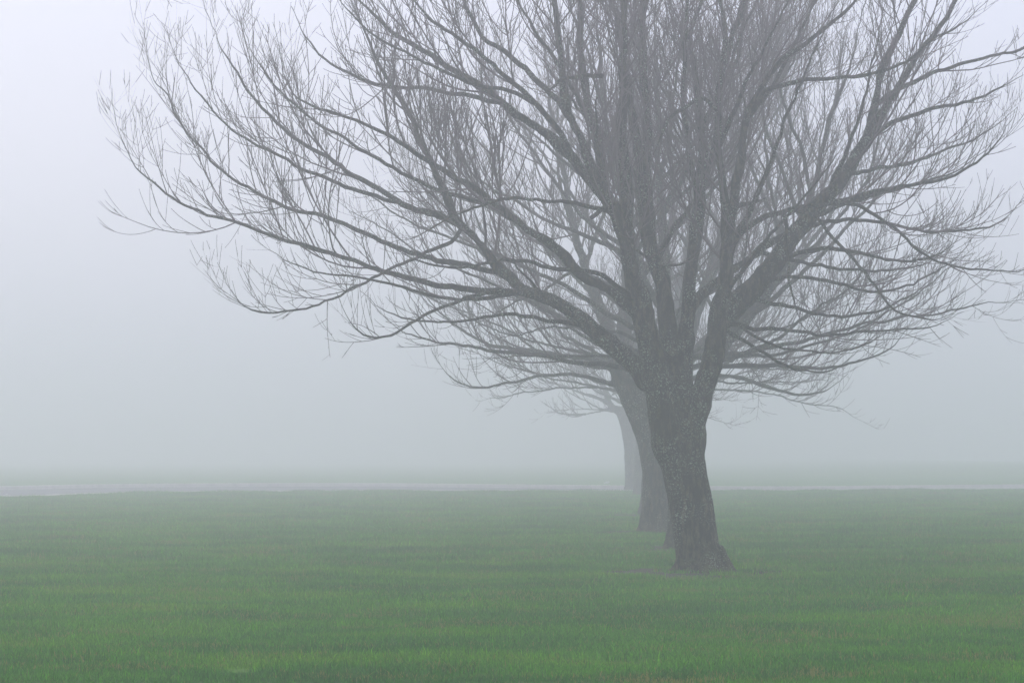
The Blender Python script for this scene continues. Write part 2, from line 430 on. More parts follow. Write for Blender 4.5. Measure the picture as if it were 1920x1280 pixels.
def auto_limb(rng, start, az, elev, length, r0, lift=0.16):
    d = np.array([math.cos(az)*math.cos(elev), math.sin(az)*math.cos(elev), math.sin(elev)]); p = np.array(start[:3], float)
    n_ = int(length/0.25); pts = [(*p, r0)]; sway = rng.normal(0, 1, 3)*0.02
    for k in range(n_):
        d = d+np.array([0, 0, lift*0.25*(0.3+1.2*k/n_)])+rng.normal(0, 1, 3)*0.055+sway; d /= np.linalg.norm(d); p = p+d*0.25
        pts.append((*p, r0*(1-0.9*((k+1)/n_)**0.85)+0.004))
    return catmull(pts, 0.10)

def roots(x, y, r, rng, n_=6, r0=0.1):
    out_ = []
    for k in range(n_):
        a = k*6.283/n_+rng.uniform(-.3, .3); out_.append((a, r0*rng.uniform(0.8, 1.2)))
    return out_

# --- nearest tree, every main limb traced
D1, D2, D3, D4, D5, D6 = [EYE*FPX/(y-HZ) for y in (1073, 1028, 997.5, 966, 928, 919.5)]
T = Tracer(D1, 1)
T.add('trunk', None, [(1318, 1092, 112), (1314, 1074, 102), (1310, 1055, 88), (1306, 1030, 82), (1300, 985, 80), (1294, 940, 80), (1287, 900, 80), (1279, 860, 82), (1272, 830, 84), (1268, 805, 78)])
T.raw = dict(T.raw)
T.add('E', 'trunk', [(1290, 870, 58), (1298, 835, 54), (1308, 795, 46), (1318, 750, 46), (1330, 700, 44), (1340, 650, 43), (1347, 590, 42), (1356, 520, 37), (1359, 480, 33), (1363, 437, 32), (1365, 394, 28), (1360, 360, 24), (1358, 328, 22), (1354, 270, 20), (1353, 219, 18), (1363, 131, 17), (1372, 66, 15), (1364, 10, 12), (1340, -60, 10), (1330, -160, 6)], -0.2)
T.add('A', 'trunk', [(1276, 880, 70), (1262, 835, 76), (1243, 780, 72), (1228, 735, 66), (1214, 690, 60), (1204, 640, 50), (1196, 590, 46), (1186, 550, 42), (1178, 520, 38), (1171, 480, 34), (1164, 437, 33), (1150, 405, 30), (1131, 372, 28), (1112, 330, 24), (1085, 265, 22), (1062, 210, 20), (1050, 150, 18), (1040, 80, 16), (1030, 0, 15), (1020, -120, 12), (1010, -260, 7)], -0.9)
T.add('C', 'trunk', [(1284, 860, 60), (1280, 805, 60), (1272, 750, 58), (1262, 700, 48), (1252, 650, 42), (1246, 590, 38), (1240, 540, 36), (1228, 480, 34), (1219, 437, 34), (1214, 350, 33), (1212, 300, 28), (1210, 200, 22), (1201, 153, 21), (1199, 87, 20), (1205, 0, 18), (1215, -120, 14), (1210, -300, 7)], 0.9)
T.add('D', 'C', [(1272, 745, 40), (1278, 690, 36), (1283, 640, 33), (1287, 590, 31), (1288, 525, 28), (1297, 437, 27), (1306, 372, 26), (1312, 330, 22), (1314, 240, 17), (1313, 175, 16), (1306, 125, 14), (1295, 60, 12), (1310, 10, 11), (1335, -60, 9), (1350, -160, 6)], 0.7)
T.add('A2', 'A', [(1168, 455, 24), (1171, 400, 24), (1166, 306, 24), (1160, 219, 22), (1157, 131, 20), (1160, 66, 18), (1162, 0, 17), (1170, -130, 13), (1165, -300, 7)], -0.6)
T.add('A3', 'A', [(1131, 380, 20), (1122, 306, 20), (1112, 240, 19), (1098, 170, 18), (1087, 100, 16), (1084, 0, 14), (1075, -130, 11), (1080, -260, 6)], 1.2)
T.add('C1', 'C', [(1213, 320, 22), (1200, 270, 20), (1188, 220, 18), (1175, 160, 16), (1162, 80, 13), (1140, 0, 12), (1110, -120, 9), (1100, -240, 5)], 1.3)
T.add('D1', 'D', [(1309, 350, 15), (1296, 300, 12), (1284, 250, 11), (1275, 190, 10), (1278, 120, 10), (1284, 60, 9), (1288, 0, 8), (1295, -100, 5)], -1.2)
T.add('D3', 'D', [(1311, 345, 15), (1330, 305, 12), (1342, 250, 11), (1352, 180, 10), (1385, 110, 9), (1400, 30, 8), (1440, -60, 6)], 1.8)
T.add('E2', 'E', [(1363, 437, 20), (1368, 405, 19), (1376, 365, 18), (1381, 306, 17), (1398, 219, 15), (1420, 175, 14), (1446, 131, 13), (1481, 96, 12), (1530, 55, 10), (1600, -10, 8), (1660, -90, 5)], -1.4)
T.add('E3', 'E', [(1363, 140, 14), (1376, 80, 14), (1398, 0, 13), (1425, -90, 10), (1450, -200, 6)], 0.8)
T.add('F', 'E', [(1345, 625, 34), (1366, 588, 42), (1398, 555, 42), (1430, 520, 40), (1453, 488, 40), (1480, 452, 38), (1506, 420, 36), (1549, 366, 32), (1596, 308, 28), (1628, 262, 26), (1648, 200, 21), (1660, 133, 17), (1687, 69, 15), (1719, 0, 13), (1760, -90, 8), (1790, -200, 4)], 1.2)
T.add('F2', 'F', [(1638, 240, 18), (1658, 195, 15), (1687, 149, 14), (1729, 90, 12), (1788, 10, 10), (1840, -80, 6)], -0.8)
T.add('G', 'E', [(1362, 470, 14), (1376, 440, 13), (1407, 415, 12), (1440, 397, 11), (1472, 389, 10), (1501, 380, 9), (1560, 373, 8), (1596, 374, 8), (1634, 393, 8), (1697, 441, 7), (1745, 478, 6), (1814, 496, 5), (1860, 499, 4.5), (1920, 502, 4), (1990, 470, 3)], -2.6)
T.add('G2', 'G', [(1490, 384, 7), (1533, 404, 7), (1575, 462, 7), (1623, 520, 6.5), (1665, 568, 6), (1697, 584, 5), (1750, 594, 4), (1798, 579, 3)], -1.8)
T.add('G3', 'G', [(1472, 389, 9), (1477, 420, 8), (1480, 470, 7), (1482, 520, 6), (1490, 570, 5), (1505, 612, 3.5)], -0.8)
T.add('H', 'E', [(1350, 590, 12), (1385, 607, 9), (1430, 618, 8), (1500, 627, 7), (1560, 632, 6), (1640, 620, 5), (1740, 615, 4), (1808, 584, 3)], -1.2)
T.add('H2', 'H', [(1385, 607, 7), (1420, 632, 6), (1480, 655, 5), (1560, 664, 4), (1620, 652, 3.5), (1680, 610, 3)], -1.6)
T.add('I', 'D', [(1289, 560, 20), (1306, 543, 20), (1350, 510, 18), (1416, 470, 17), (1472, 437, 15), (1540, 402, 12), (1620, 372, 10), (1700, 350, 8), (1790, 320, 6), (1860, 270, 4)], 2.2)
T.add('J', 'F', [(1650, 195, 9), (1700, 162, 9), (1772, 133, 8), (1851, 112, 7), (1920, 90, 6), (1990, 50, 4)], 1.4)
T.add('K', 'F', [(1635, 250, 10), (1690, 225, 9), (1760, 203, 8), (1840, 185, 6), (1920, 140, 4)], -1.2)
T.add('M', 'F', [(1590, 315, 9), (1640, 316, 8), (1700, 310, 7), (1770, 290, 6), (1850, 250, 4), (1910, 200, 3)], 1.8)
T.add('N', 'F', [(1545, 372, 10), (1600, 366, 9), (1680, 352, 8), (1760, 343, 7), (1820, 315, 6), (1870, 265, 4), (1905, 205, 3)], -1.6)
T.add('O', 'F', [(1503, 424, 9), (1560, 413, 8), (1640, 416, 7), (1740, 440, 6), (1830, 430, 5), (1880, 410, 4), (1930, 370, 3)], 1.0)
T.add('O2', 'F', [(1420, 530, 9), (1480, 520, 8), (1560, 530, 7), (1640, 545, 6), (1720, 530, 5), (1790, 490, 3.5), (1830, 440, 3)], 2.0)
T.add('Q', 'E2', [(1395, 225, 9), (1430, 172, 9), (1490, 150, 9), (1550, 143, 8), (1612, 141, 8), (1676, 125, 7), (1719, 101, 6), (1761, 64, 5), (1825, 32, 4), (1870, -20, 3)], -1.6)
T.add('B', 'A', [(1206, 720, 40), (1190, 692, 38), (1165, 668, 36), (1140, 646, 35), (1117, 624, 33), (1094, 604, 31), (1070, 586, 29), (1047, 571, 27), (1020, 560, 24), (984, 547, 22), (938, 516, 20), (902, 464, 19), (866, 428, 18), (840, 371, 16), (809, 299, 14), (778, 237, 12), (747, 180, 11), (715, 130, 9), (690, 70, 8), (660, 0, 6), (640, -70, 3)], 1.0)
T.add('B1', 'B', [(1025, 562, 15), (1000, 553, 14), (950, 549, 14), (900, 548, 13), (850, 546, 12), (800, 535, 12), (747, 521, 11), (696, 505, 10), (613, 469, 9), (510, 443, 8), (412, 407, 7), (350, 382, 6), (283, 335, 5), (242, 289, 4), (216, 232, 3.5), (208, 165, 2.5)], -1.3)
T.add('e', 'B', [(905, 470, 13), (878, 440, 13), (840, 418, 13), (790, 398, 13), (737, 376, 12), (670, 330, 11), (620, 298, 10), (572, 268, 9), (520, 225, 8), (469, 180, 7), (440, 135, 6), (417, 93, 5), (395, 40, 4), (376, -10, 3)], 1.4)
T.add('a', 'A', [(1188, 590, 24), (1153, 556, 22), (1120, 540, 21), (1087, 520, 20), (1057, 481, 19), (1020, 455, 18), (1000, 445, 17), (943, 397, 16), (886, 356, 14), (814, 309, 12), (747, 268, 10), (696, 240, 8), (640, 222, 7), (577, 201, 6), (545, 172, 5), (525, 110, 4), (510, 40, 3)], -1.4)
T.add('b', 'A', [(1152, 410, 24), (1130, 380, 22), (1100, 345, 21), (1066, 302, 20), (1026, 258, 19), (1000, 245, 18), (928, 196, 17), (876, 155, 15), (799, 113, 13), (737, 72, 11), (696, 31, 9), (650, -20, 7), (610, -80, 4)], 0.8)
T.add('c', 'b', [(1066, 302, 14), (1056, 280, 13), (1035, 245, 12), (1000, 195, 12), (960, 150, 11), (923, 119, 10), (870, 80, 9), (820, 41, 8), (780, 0, 7), (740, -60, 4)], -1.6)
T.add('d', 'A', [(1070, 230, 13), (1040, 175, 12), (1000, 135, 12), (950, 95, 11), (912, 67, 10), (890, 30, 9), (871, -10, 8), (840, -70, 7), (820, -140, 4)], 1.6)
T.add('g', 'B', [(940, 518, 11), (880, 507, 11), (825, 495, 11), (727, 464, 10), (623, 418, 9), (541, 397, 8), (469, 356, 7), (412, 315, 6), (350, 250, 5), (320, 190, 4.5), (293, 155, 4), (275, 100, 3.5), (267, 40, 3)], 1.0)
T.add('i', 'B', [(875, 437, 8), (850, 460, 8), (799, 482, 7), (721, 510, 6), (660, 536, 6), (603, 562, 5), (541, 583, 5), (480, 585, 4), (440, 560, 3.5), (407, 492, 3)], -2.2)
T.add('j', 'B', [(1045, 571, 10), (980, 549, 9), (940, 545, 8), (903, 552, 8), (850, 568, 7), (804, 584, 7), (746, 617, 6), (694, 628, 5), (655, 600, 4), (630, 547, 3)], -2.0)
T.add('f', 'A', [(1148, 400, 10), (1100, 387, 9), (1060, 378, 8), (1010, 378, 7), (950, 374, 7), (900, 385, 6), (850, 400, 5), (790, 440, 4), (730, 455, 3)], -2.4)
T.add('m1', 'a', [(943, 397, 10), (880, 375, 9), (800, 345, 8), (720, 300, 8), (650, 262, 7), (590, 230, 6), (520, 170, 5), (470, 100, 4), (450, 30, 3)], -1.2)
T.add('m2', 'b', [(928, 196, 10), (880, 186, 9), (800, 172, 8), (720, 160, 7), (640, 130, 6), (580, 80, 5), (545, 10, 4)], 1.4)
T.add('m3', 'e', [(740, 378, 8), (660, 350, 8), (560, 310, 7), (480, 270, 6), (410, 230, 5), (360, 170, 4), (330, 110, 3), (310, 50, 3)], -0.9)
T.add('m4', 'c', [(1000, 195, 9), (940, 170, 8), (880, 160, 7), (800, 120, 7), (740, 90, 6), (680, 60, 5), (640, 10, 4), (620, -50, 3)], -1.4)
T.add('m5', 'B', [(980, 546, 9), (900, 560, 8), (830, 560, 7), (750, 540, 6), (670, 520, 5), (590, 510, 4), (520, 480, 3.5), (470, 440, 3)], -0.9)
T.add('P1', 'F', [(1453, 488, 10), (1520, 472, 9), (1600, 472, 8), (1680, 488, 6), (1750, 480, 5), (1815, 440, 3)], -1.0)
T.add('P2', 'F', [(1398, 556, 10), (1470, 572, 8), (1560, 590, 7), (1640, 582, 6), (1710, 550, 4), (1765, 505, 3)], 1.3)
T.add('P3', 'I', [(1416, 470, 10), (1480, 492, 8), (1560, 505, 7), (1650, 512, 6), (1730, 500, 4), (1790, 460, 3)], 1.6)
T.add('P4', 'B', [(1100, 609, 11), (1040, 604, 9), (960, 592, 8), (880, 600, 6), (800, 604, 5), (730, 588, 4), (675, 545, 3)], 1.5)
T.add('P5', 'A', [(1190, 575, 12), (1120, 512, 10), (1040, 500, 9), (950, 488, 8), (860, 500, 6), (770, 482, 5), (700, 440, 3)], -1.8)
T.add('P6', 'E', [(1344, 605, 9), (1390, 640, 8), (1440, 668, 7), (1500, 690, 5), (1560, 690, 4), (1610, 655, 3)], 1.8)
T.add('Z1', 'A', [(1118, 142, 9), (1095, 138, 9), (1075, 141, 8), (1050, 147, 8), (1035, 165, 6), (1010, 175, 4)], -1.2)
T.add('Z2', 'A', [(1100, 408, 9), (1122, 386, 9), (1144, 371, 9), (1162, 386, 8), (1175, 428, 8), (1197, 472, 7), (1245, 498, 7), (1285, 490, 5), (1320, 460, 4)], -1.3)
T.add('Z3', 'E', [(1356, 240, 10), (1350, 205, 9), (1328, 182, 9), (1302, 192, 9), (1262, 212, 8), (1235, 260, 6), (1225, 290, 4)], -1.2)
T1 = T.lines()
stub = catmull([T.w(1366, 398, 0.1, 12), T.w(1384, 389, -0.1, 11), T.w(1410, 380, -0.3, 9), T.w(1428, 377, -0.5, 8), T.w(1437, 371, -0.55, 5)], 0.08)
T1.insert(1, stub)
def at(tr, name, px, py):
    q = min(tr.raw[name], key=lambda q: (q[0]-px)**2+(q[1]-py)**2); return tr.w(*q[:3], q[3])
rng = np.random.RandomState(5)
for (nm, px, py, azd, el, ln, r) in [q for k_, q in enumerate([('A', 1190, 560, -100, 30, 3.6, .05), ('A', 1170, 470, -70, 45, 3.8, .045), ('E', 1345, 610, -75, 28, 3.6, .04), ('E', 1360, 480, -50, 48, 3.8, .045),
                                     ('C', 1246, 600, 95, 30, 4.2, .055), ('C', 1230, 480, 60, 40, 4.0, .045), ('D', 1288, 500, 80, 45, 4.0, .045), ('F', 1430, 520, 70, 35, 3.6, .045),
                                     ('F', 1550, 366, -60, 40, 3.0, .035), ('C', 1214, 360, 120, 50, 3.8, .04), ('A2', 1166, 300, -110, 50, 3.5, .04), ('E', 1355, 270, -80, 50, 3.2, .035), ('D', 1313, 230, 50, 55, 3.2, .03),
                                     ('B', 1060, 580, 130, 30, 3.6, .04), ('B', 1100, 608, -125, 22, 3.2, .035), ('A3', 1110, 240, 150, 50, 3.4, .035), ('a', 1020, 455, -150, 40, 3.2, .03), ('E2', 1400, 215, 20, 45, 3.4, .03)]) if k_ % 3 != 1]:
    s = at(T, nm, px, py); T1.append(auto_limb(rng, s, math.radians(azd), math.radians(el), ln, r))
# root toes
bx, by = (1316-960)/FPX*D1, D1
def root_lines(bx, by, R, seed):
    rg = np.random.RandomState(seed); o = []
    for a in list(np.radians([-8, -60, -115, -170, 60, 120, 185])):
        q = R*rg.uniform(0.85, 1.15)
        o.append(catmull([(bx+math.cos(a)*q*.40, by+math.sin(a)*q*.40, 0.30, R*.32), (bx+math.cos(a)*q*.75, by+math.sin(a)*q*.75, 0.06, R*.24), (bx+math.cos(a)*q*1.05, by+math.sin(a)*q*1.05, -0.03, R*.17), (bx+math.cos(a)*q*1.5, by+math.sin(a)*q*1.5, -0.14, R*.10)], 0.06))
    return o
def build_with_roots(lines, bx, by, R, *a, **k):
    """roots are fused with the trunk: they travel as extra trunk lines"""
    return build_tree2(lines, root_lines(bx, by, R, int(bx*100) % 997), *a, **k)
def build_tree2(lines, rts, base, label, seed, **k):
    global fuse
    f0 = fuse
    def fuse2(ls, rmin, voxel, sd):
        b3 = np.array(base); rl = [np.c_[r[:, :3]-b3, r[:, 3]] for r in rts]
        res, cuts = f0(ls+rl, rmin, voxel, sd)
        V, q = res[0]
        for v2, q2 in res[len(ls):]:
            q = np.concatenate([q, q2+len(V)]); V = np.concatenate([V, v2])
        key = np.round(V*1e5).astype(np.int64); _, first, inv = np.unique(key, axis=0, return_index=True, return_inverse=True)
        V = V[first]; q = inv.reshape(-1)[q]
        res[0] = (V, q); return res[:len(ls)], cuts[:len(ls)]
    fuse = fuse2
    try: return build_tree(lines, base, label, seed, **k)
    finally: fuse = f0

build_with_roots(T1, bx, by, 0.36, (bx, by, 0), 'nearest and darkest bare tree, leaning trunk with green lichen forking into several stems', 3, dens=1.14, thick=0.72, stubs=1)

# --- the rest of the row, fading into the fog
def rear_tree(D, seed, traced, label, nlimb, lmin, lmax, basepx, R, zf, dens=0.8, thick=1.1, voxel=0.03, az0=0.0, low=9):
    t = Tracer(D, seed)
    for a in traced: t.add(*a)
    ls = t.lines(); rg = np.random.RandomState(seed); tr = ls[0]
    cands = [L for L, a in zip(ls, traced) if a[0][0] == 'S']
    for k in range(nlimb):
        az = az0+k*2.399+rg.uniform(-.2, .2); u = k/(nlimb-1.0)
        z = zf+0.1+u*2.8; L = cands[k % len(cands)]
        s = L[np.argmin(np.abs(L[:, 2]-z))]
        el = math.radians(14+58*u+rg.uniform(-5, 5))
        ls.append(auto_limb(rg, s, az, el, lmin+(lmax-lmin)*rg.uniform(0, 1), min(s[3]*0.45, 0.045), 0.11+0.10*u))
    for k in range(low):
        az = k*6.283/low+rg.uniform(-.25, .25); L = cands[k % len(cands)]; s = L[np.argmin(np.abs(L[:, 2]-zf+0.1-rg.uniform(0, .5)))]
        ls.append(auto_limb(rg, s, az, math.radians(rg.uniform(6, 18)), rg.uniform(4.2, 6.2), 0.034, 0.085))
    x = (basepx-960)/FPX*D
    return build_with_roots(ls, x, D, R, (x, D, 0), label, seed, voxel=voxel, dens=dens, thick=thick)

rear_tree(D2, 21, [
    ('trunk', None, [(1286, 1045, 92), (1285, 1028, 84), (1284, 1005, 70), (1283, 960, 62), (1284, 900, 58), (1286, 850, 58), (1285, 815, 50)]),
    ('S1', 'trunk', [(1290, 860, 44), (1282, 800, 38), (1271, 740, 34), (1260, 680, 32), (1252, 600, 28), (1247, 520, 24), (1243, 430, 20), (1240, 330, 17), (1236, 200, 14), (1232, 60, 10), (1230, -40, 7)], 0.6),
    ('S2', 'trunk', [(1288, 860, 40), (1270, 790, 36), (1246, 720, 32), (1222, 640, 27), (1204, 560, 23), (1186, 450, 19), (1160, 330, 15), (1140, 200, 12), (1120, 60, 9), (1110, -60, 6)], -0.4),
    ('S3', 'trunk', [(1292, 860, 34), (1306, 790, 32), (1326, 710, 30), (1352, 640, 28), (1394, 600, 26), (1440, 540, 24), (1490, 450, 20), (1530, 340, 16), (1560, 220, 12), (1600, 100, 8), (1630, -20, 5)], 0.4),
    ('kl', 'S2', [(1262, 726, 16), (1210, 700, 13), (1154, 689, 11), (1074, 686, 10), (1001, 673, 9), (928, 664, 8), (870, 652, 7), (800, 640, 5), (740, 610, 4), (690, 560, 3)], -1.0),
    ('kr', 'S3', [(1338, 680, 10), (1400, 682, 9), (1470, 685, 9), (1540, 690, 7), (1610, 680, 5), (1670, 650, 4), (1710, 600, 3)], 0.8),
    ('ks', 'S1', [(1252, 600, 13), (1225, 550, 12), (1200, 500, 12), (1120, 450, 10), (1040, 420, 8), (960, 370, 7), (890, 330, 5), (840, 260, 4)], 1.2)],
    'second bare tree of the row, its trunk almost hidden behind the nearest one', 22, 4.8, 7.0, 1286, 0.30, 2.8, dens=1.02, thick=0.74)
rear_tree(D3, 33, [
    ('trunk', None, [(1229, 1010, 84), (1229, 998, 74), (1230, 980, 64), (1232, 940, 56), (1232, 880, 54), (1222, 830, 54), (1206, 780, 55), (1188, 740, 54), (1172, 705, 50), (1162, 675, 42)]),
    ('S1', 'trunk', [(1190, 745, 34), (1170, 700, 32), (1155, 650, 28), (1130, 580, 24), (1100, 500, 20), (1070, 400, 16), (1050, 300, 13), (1030, 180, 10), (1020, 60, 7)], -0.5),
    ('S2', 'trunk', [(1178, 715, 36), (1170, 670, 34), (1166, 600, 30), (1170, 520, 26), (1176, 420, 22), (1185, 300, 18), (1190, 180, 13), (1186, 60, 9), (1190, -40, 6)], 0.3),
    ('S3', 'trunk', [(1226, 850, 36), (1246, 780, 33), (1272, 700, 30), (1300, 610, 27), (1330, 520, 24), (1350, 430, 20), (1380, 320, 16), (1400, 200, 12), (1440, 60, 8)], 0.6),
    ('S4', 'S3', [(1262, 730, 22), (1300, 670, 20), (1360, 610, 18), (1430, 550, 15), (1500, 480, 12), (1560, 400, 9), (1610, 310, 6)], 0.9),
    ('kl', 'trunk', [(1164, 700, 16), (1120, 672, 13), (1060, 660, 11), (990, 650, 9), (920, 640, 8), (860, 610, 6), (800, 560, 4), (770, 500, 3)], -1.2),
    ('km', 'trunk', [(1180, 735, 12), (1140, 715, 9), (1090, 700, 8), (1020, 700, 7), (960, 715, 6), (900, 725, 5), (850, 705, 4), (810, 660, 3)], -0.5),
    ('kr', 'S3', [(1262, 735, 14), (1310, 710, 12), (1380, 705, 10), (1440, 725, 8), (1500, 740, 6), (1550, 735, 4), (1590, 700, 3)], 0.8)],
    'third bare tree, pale grey leaning trunk just left of the two nearest ones', 24, 5.0, 7.4, 1229, 0.32, 2.9, dens=1.02, thick=0.84)
rear_tree(D4, 45, [
    ('trunk', None, [(1219, 976, 56), (1218, 966, 50), (1219, 940, 40), (1222, 900, 37), (1225, 850, 36), (1228, 800, 36), (1230, 770, 32)]),
    ('S1', 'trunk', [(1227, 810, 26), (1215, 750, 22), (1200, 670, 19), (1190, 570, 16), (1180, 450, 12), (1172, 320, 8)], 0.5),
    ('S2', 'trunk', [(1228, 805, 26), (1245, 740, 22), (1262, 650, 19), (1275, 540, 16), (1290, 420, 11), (1300, 300, 7)], -0.5)],
    'fourth bare tree, trunk hidden behind the third, dark ring of turf showing at its foot', 14, 3.8, 5.0, 1219, 0.27, 2.7, dens=0.9, thick=0.95, voxel=0.035, az0=1.0)
rear_tree(D5, 57, [
    ('trunk', None, [(1203, 934, 42), (1203, 928, 38), (1203, 910, 30), (1204, 870, 28), (1206, 820, 28), (1208, 790, 26)]),
    ('S1', 'trunk', [(1206, 815, 18), (1198, 770, 16), (1190, 700, 13), (1186, 600, 10), (1180, 480, 6)], 0.5),
    ('S2', 'trunk', [(1207, 812, 18), (1222, 760, 16), (1232, 690, 13), (1242, 590, 10), (1250, 480, 6)], -0.5)],
    'fifth bare tree, faint trunk squeezed between the third trunk and the palest one', 11, 3.6, 4.8, 1203, 0.27, 2.8, dens=0.7, thick=1.5, voxel=0.04, az0=2.0)
rear_tree(D6, 69, [
    ('trunk', None, [(1187, 924, 40), (1187, 919, 37), (1188, 900, 33), (1187, 860, 32), (1184, 820, 33), (1177, 790, 32), (1168, 772, 26)]),
    ('S1', 'trunk', [(1178, 790, 22), (1162, 770, 20), (1150, 762, 14), (1140, 735, 10), (1125, 705, 9), (1105, 670, 8), (1085, 620, 6), (1070, 560, 4)], -0.5),
    ('S2', 'trunk', [(1180, 800, 22), (1182, 760, 20), (1190, 700, 16), (1195, 620, 12), (1200, 520, 7)], 0.4),
    ('kl', 'S1', [(1152, 762, 10), (1128, 750, 8), (1100, 740, 7), (1067, 726, 6), (1034, 718, 5), (1000, 700, 4), (970, 670, 3)], -0.8),
    ('km', 'S1', [(1150, 763, 6), (1120, 772, 5), (1080, 776, 4.5), (1045, 772, 4), (1020, 755, 3)], 0.9)],
    'farthest bare tree, barely visible pale trunk with a low fork at its left', 12, 3.6, 4.8, 1187, 0.28, 3.0, dens=0.7, thick=1.5, voxel=0.04, az0=0.5)

BASES = [((px-960)/FPX*D, D) for px, D in ((1316, D1), (1286, D2), (1229, D3), (1219, D4), (1203, D5), (1187, D6))]

# ------------------------------------------------------------------ worn earth rings under the trees
SO, n, l, b = mat('bare_soil')
pos = n.new('ShaderNodeNewGeometry').outputs['Position']; t = noise_node(n, l, pos, 7, 5, 0.7)
r = ramp(n, [(0.3, (0.010, 0.024, 0.005)), (0.5, (0.030, 0.034, 0.010)), (0.7, (0.080, 0.062, 0.026))]); l.new(t.outputs[0], r.inputs[0]); l.new(r.outputs[0], b.inputs['Base Color'])
def soil(cx, cy, rx, ry, seed):
    V = [(cx, cy, 0.006)]; nn = 48
    for k in range(nn):
        a = k*2*math.pi/nn; q = 1+0.28*noise.noise(Vector((math.cos(a)*1.6, math.sin(a)*1.6, seed)))+0.12*noise.noise(Vector((math.cos(a)*5, math.sin(a)*5, seed)))
        V.append((cx+rx*q*math.cos(a), cy+ry*q*math.sin(a), 0.006))
    F = np.array([(0, 1+k, 1+(k+1) % nn) for k in range(nn)])
    tag(obj('soil_patch', np_mesh('soil_patch', np.array(V), [F], False), SO), kind='structure')
SOIL = [(x-0.15, y-0.6, 1.4, 2.1) for x, y in BASES]+[(BASES[0][0]+1.35, D1-0.1, 0.95, 1.1)]
for i, s in enumerate(SOIL): 
    if i == 6: soil(s[0], s[1], s[2], s[3], 9.3)
    else: soil(*s, i*3.1+.5)

# ------------------------------------------------------------------ grass (one scattered object)
def tuft(seed, nb, size, h):
    rg = np.random.RandomState(seed); V = []; F = []; A = []
    p = rg.uniform(-size/2, size/2, (nb, 2)); a = rg.uniform(0, 6.28, nb); H = h*np.clip(rg.normal(0.8, 0.25, nb), 0.3, 1.5)
    lean = rg.uniform(0.05, 0.75, nb); la = rg.uniform(0, 6.28, nb); wd = rg.uniform(0.0022, 0.0040, nb)*1.1
    for i in range(nb):
        dx, dy = math.cos(a[i])*wd[i], math.sin(a[i])*wd[i]; lx, ly = math.cos(la[i])*lean[i]*H[i], math.sin(la[i])*lean[i]*H[i]
        o = len(V); x, y = p[i]
        V += [(x-dx, y-dy, -0.01), (x+dx, y+dy, -0.01), (x+lx*.35+dx*.8, y+ly*.35+dy*.8, H[i]*.55), (x+lx*.35-dx*.8, y+ly*.35-dy*.8, H[i]*.55), (x+lx, y+ly, H[i]*(1-.25*lean[i]))]
        F.append((o, o+1, o+2, o+3)); A.append((o+3, o+2, o+4))
    me = np_mesh('grass_tuft', np.array(V), [np.array(F), np.array(A)], False)
    at_ = me.attributes.new('shade', 'FLOAT', 'POINT'); vals = np.repeat(rg.uniform(0, 1, nb), 5).astype(np.float32); at_.data.foreach_set('value', vals)
    at2 = me.attributes.new('tip', 'FLOAT', 'POINT'); at2.data.foreach_set('value', np.tile([0, 0, .55, .55, 1], nb).astype(np.float32))
    return me

GM, n, l, b = mat('grass_blade')
pos = n.new('ShaderNodeNewGeometry').outputs['Position']
g, st = patches(n, l, pos)
at_ = n.new('ShaderNodeAttribute'); at_.attribute_name = 'shade'
vr = ramp(n, [(0.0, (0.50, 0.55, 0.55)), (0.6, (1.05, 1.08, 1.0)), (0.90, (1.6, 1.5, 1.4)), (1.0, (2.6, 2.2, 2.6))]); l.new(at_.outputs['Fac'], vr.inputs[0])
x = n.new('ShaderNodeMix'); x.data_type = 'RGBA'; x.blend_type = 'MULTIPLY'; x.inputs[0].default_value = 1
l.new(g, x.inputs[6]); l.new(vr.outputs[0], x.inputs[7])
# straw-coloured blades: many in worn patches, a few everywhere
ad = n.new('ShaderNodeMath'); ad.operation = 'MULTIPLY_ADD'; ad.inputs[1].default_value = 0.60; l.new(st, ad.inputs[0]); l.new(at_.outputs['Fac'], ad.inputs[2])
fr = n.new('ShaderNodeMath'); fr.operation = 'GREATER_THAN'; fr.inputs[1].default_value = 0.982; l.new(ad.outputs[0], fr.inputs[0])
c = mixc(n, l, fr.outputs[0], x.outputs[2], (0.27, 0.26, 0.06))
l.new(c, b.inputs['Base Color']); b.inputs['Roughness'].default_value = 0.6; b.inputs['Specular IOR Level'].default_value = 0.35
tr_ = n.new('ShaderNodeBsdfTranslucent'); l.new(c, tr_.inputs[0]); ms = n.new('ShaderNodeMixShader'); ms.inputs[0].default_value = 0.4
l.new(b.outputs[0], ms.inputs[1]); l.new(tr_.outputs[0], ms.inputs[2]); l.new(ms.outputs[0], n['Material Output'].inputs[0])

tufts = []
for k in range(5):
    me = tuft(100+k, 260, 0.42, [0.055, 0.065, 0.06, 0.075, 0.05][k]); me.materials.append(GM)
    tufts.append(bpy.data.objects.new('grass_tuft', me))          # never linked: only instanced

